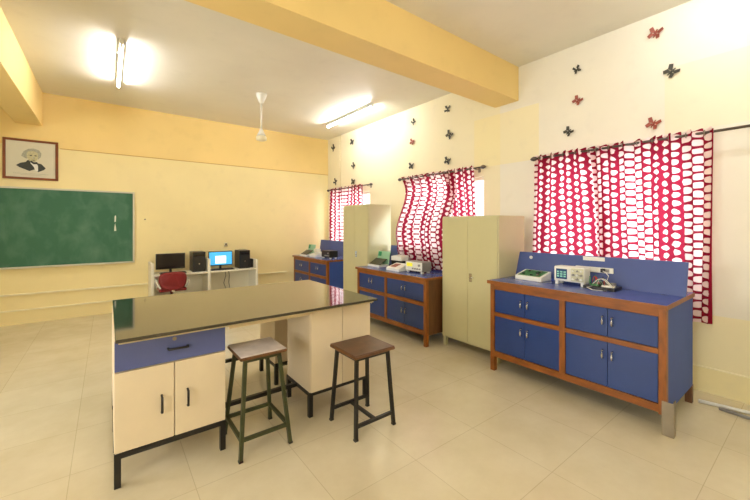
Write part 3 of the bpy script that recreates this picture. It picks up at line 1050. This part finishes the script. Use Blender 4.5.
def monitor(x, y, w, h, lit, label):
    t = thing('monitor', label, 'monitor', (x, y, dz), 'monitors on the computer desk')
    MB().box(-.10, .10, -.07, .07, 0, .012).build('base', PLB, t, bevel=.004)
    MB().box(-.02, .02, -.01, .015, .012, .12).build('neck', PLB, t)
    MB().box(-w / 2, w / 2, -.035, -.005, .075, .075 + h).build('housing', PLB, t, bevel=.004)
    s = MB().box(-w / 2 + .014, w / 2 - .014, -.0375, -.035, .093, .075 + h - .014)
    if lit:
        s = s.build('screen', mat('lit_blue_screen', (60, 150, 200), .3, var=.1, scale=5, emit=(70, 165, 215), es=.9), t)
        MB().box(-.10, .10, -.039, -.0375, .12, .27).build('window', mat('lit_white_window', (235, 240, 245), .3, var=0, emit=(230, 240, 248), es=.9), s)
        mb = MB()
        for k in range(4):
            mb.box(-.08, .03 + .012 * (k % 2), -.0398, -.039, .145 + k * .02, .150 + k * .02)
        mb.build('text_lines', mat('lit_grey_text', (150, 170, 190), .3, var=0, emit=(150, 170, 190), es=.6), s)
    else:
        s.build('screen', SCRN, t)
    return t


monitor(.925, 7.43, .47, .285, False, 'black switched-off monitor behind the red chair')
monitor(1.79, 7.43, .45, .285, True, 'monitor showing a lit blue desktop with a white window')


def tower(x0, x1, h, label):
    t = thing('computer_tower', label, 'computer', ((x0 + x1) / 2, 7.45, dz), 'computer towers on the desk')
    w = (x1 - x0) / 2
    MB().box(-w, w, -.17, .17, 0, h).build('case', PLB, t, bevel=.006)
    MB().box(-w + .01, w - .01, -.175, -.17, .02, h - .02).build('front_panel', mat('tower_front', (40, 42, 44), .25, var=.1), t)
    MB().box(-w + .02, w - .02, -.178, -.175, h - .08, h - .05).build('disc_drive', SCRN, t)
    MB().tube([(0, -.175, h * .4), (0, -.18, h * .4)], .012, 12).build('power_button', CHROME, t)


tower(1.27, 1.49, .37, 'black computer tower between the two monitors')
tower(2.12, 2.33, .365, 'black computer tower at the right end of the desk')
tag(MB().box(2.34, 2.41, 7.33, 7.60, dz, dz + .18).build('power_unit', PLB, bevel=.006), 'small black box squeezed between the right tower and the desk end panel', 'box')
for x, lb in ((.95, 'black keyboard in front of the switched-off monitor'), (1.80, 'black keyboard in front of the lit monitor')):
    t = thing('keyboard', lb, 'keyboard', (x, 7.29, dz), 'keyboards on the desk')
    m_ = MB()
    m_.prism([(-.06, 0), (.06, 0), (.06, .024), (-.06, .012)], 'x', -.21, .21)
    m_.build('body', PLB, t, bevel=.002)
    m_ = MB()
    for r_ in range(4):
        for c_ in range(14):
            y = -.045 + r_ * .026
            z = .012 + (y + .06) * .1
            m_.box(-.195 + c_ * .028, -.172 + c_ * .028, y - .009, y + .009, z, z + .007)
    m_.build('keys', mat('dark_keys', (48, 48, 50), .5), t)
for i, x in enumerate((1.93, 2.0)):
    tag(MB().tube([(x, 7.655, .63), (x + .02, 7.65, .5), (x - .02 + .03 * i, 7.65, .35), (x + .04, 7.65, .18)], .005, 6).build('cable', PLB),
        ['black cable hanging under the desk below the lit monitor, left one', 'black cable hanging under the desk below the lit monitor, right one'][i], 'cable')

ch = thing('office_chair', 'red padded chair pulled up to the left half of the computer desk', 'chair', (.90, 6.92, 0))
# padded back with rounded outline
m_ = MB()
n = 28
pts = []
for i in range(n):
    a = 2 * PI * i / n
    ca, sa = math.cos(a), math.sin(a)
    px = .215 * math.copysign(abs(ca) ** .55, ca)
    pz = .155 * math.copysign(abs(sa) ** .55, sa)
    pts.append((px * (1 - .08 * (pz < 0)), pz))
F_, B_, F2 = [], [], []
for px, pz in pts:
    cv = px * px * 1.1
    F_.append(m_.bm.verts.new((px, -.055 + cv, .585 + pz)))
    F2.append(m_.bm.verts.new((px * .85, -.075 + cv * .8, .585 + pz * .85)))
    B_.append(m_.bm.verts.new((px * .95, -.015 + cv, .585 + pz * .95)))
fs = [m_.bm.faces.new(F2), m_.bm.faces.new(B_[::-1])]
for i in range(n):
    j = (i + 1) % n
    m_.bm.faces.new((F_[i], F_[j], F2[j], F2[i])).smooth = True
    m_.bm.faces.new((B_[j], B_[i], F_[i], F_[j])[::-1]).smooth = True
m_.build('backrest', RED, ch)
MB().box(-.21, .21, -.02, .38, .40, .455).build('seat', RED, ch, bevel=.02, seg=3)
MB().bar((0, -.02, .40), (0, -.035, .55), .05, .015).build('back_support', CHROME, ch)
for sx in (-1, 1):
    MB().tube([(sx * .19, .30, .42), (sx * .24, .30, .50), (sx * .24, .26, .60), (sx * .24, .05, .60), (sx * .235, -.03, .55), (sx * .19, -.06, .47)], .014, 8).build('armrest', PLW if sx < 0 else GREY, ch)
MB().tube([(0, .17, .40), (0, .17, .1)], .025, 12).build('column', CHROME, ch)
for i in range(5):
    a = 2 * PI * i / 5 + .3
    l = MB().bar((0, .17, .10), (.24 * math.cos(a), .17 + .24 * math.sin(a), .065), .03, .025).build('base_spoke', PLB, ch)
    MB().tube([(.24 * math.cos(a) - .012, .17 + .24 * math.sin(a), .027), (.24 * math.cos(a) + .012, .17 + .24 * math.sin(a), .027)], .027, 12).build('caster', PLB, l)
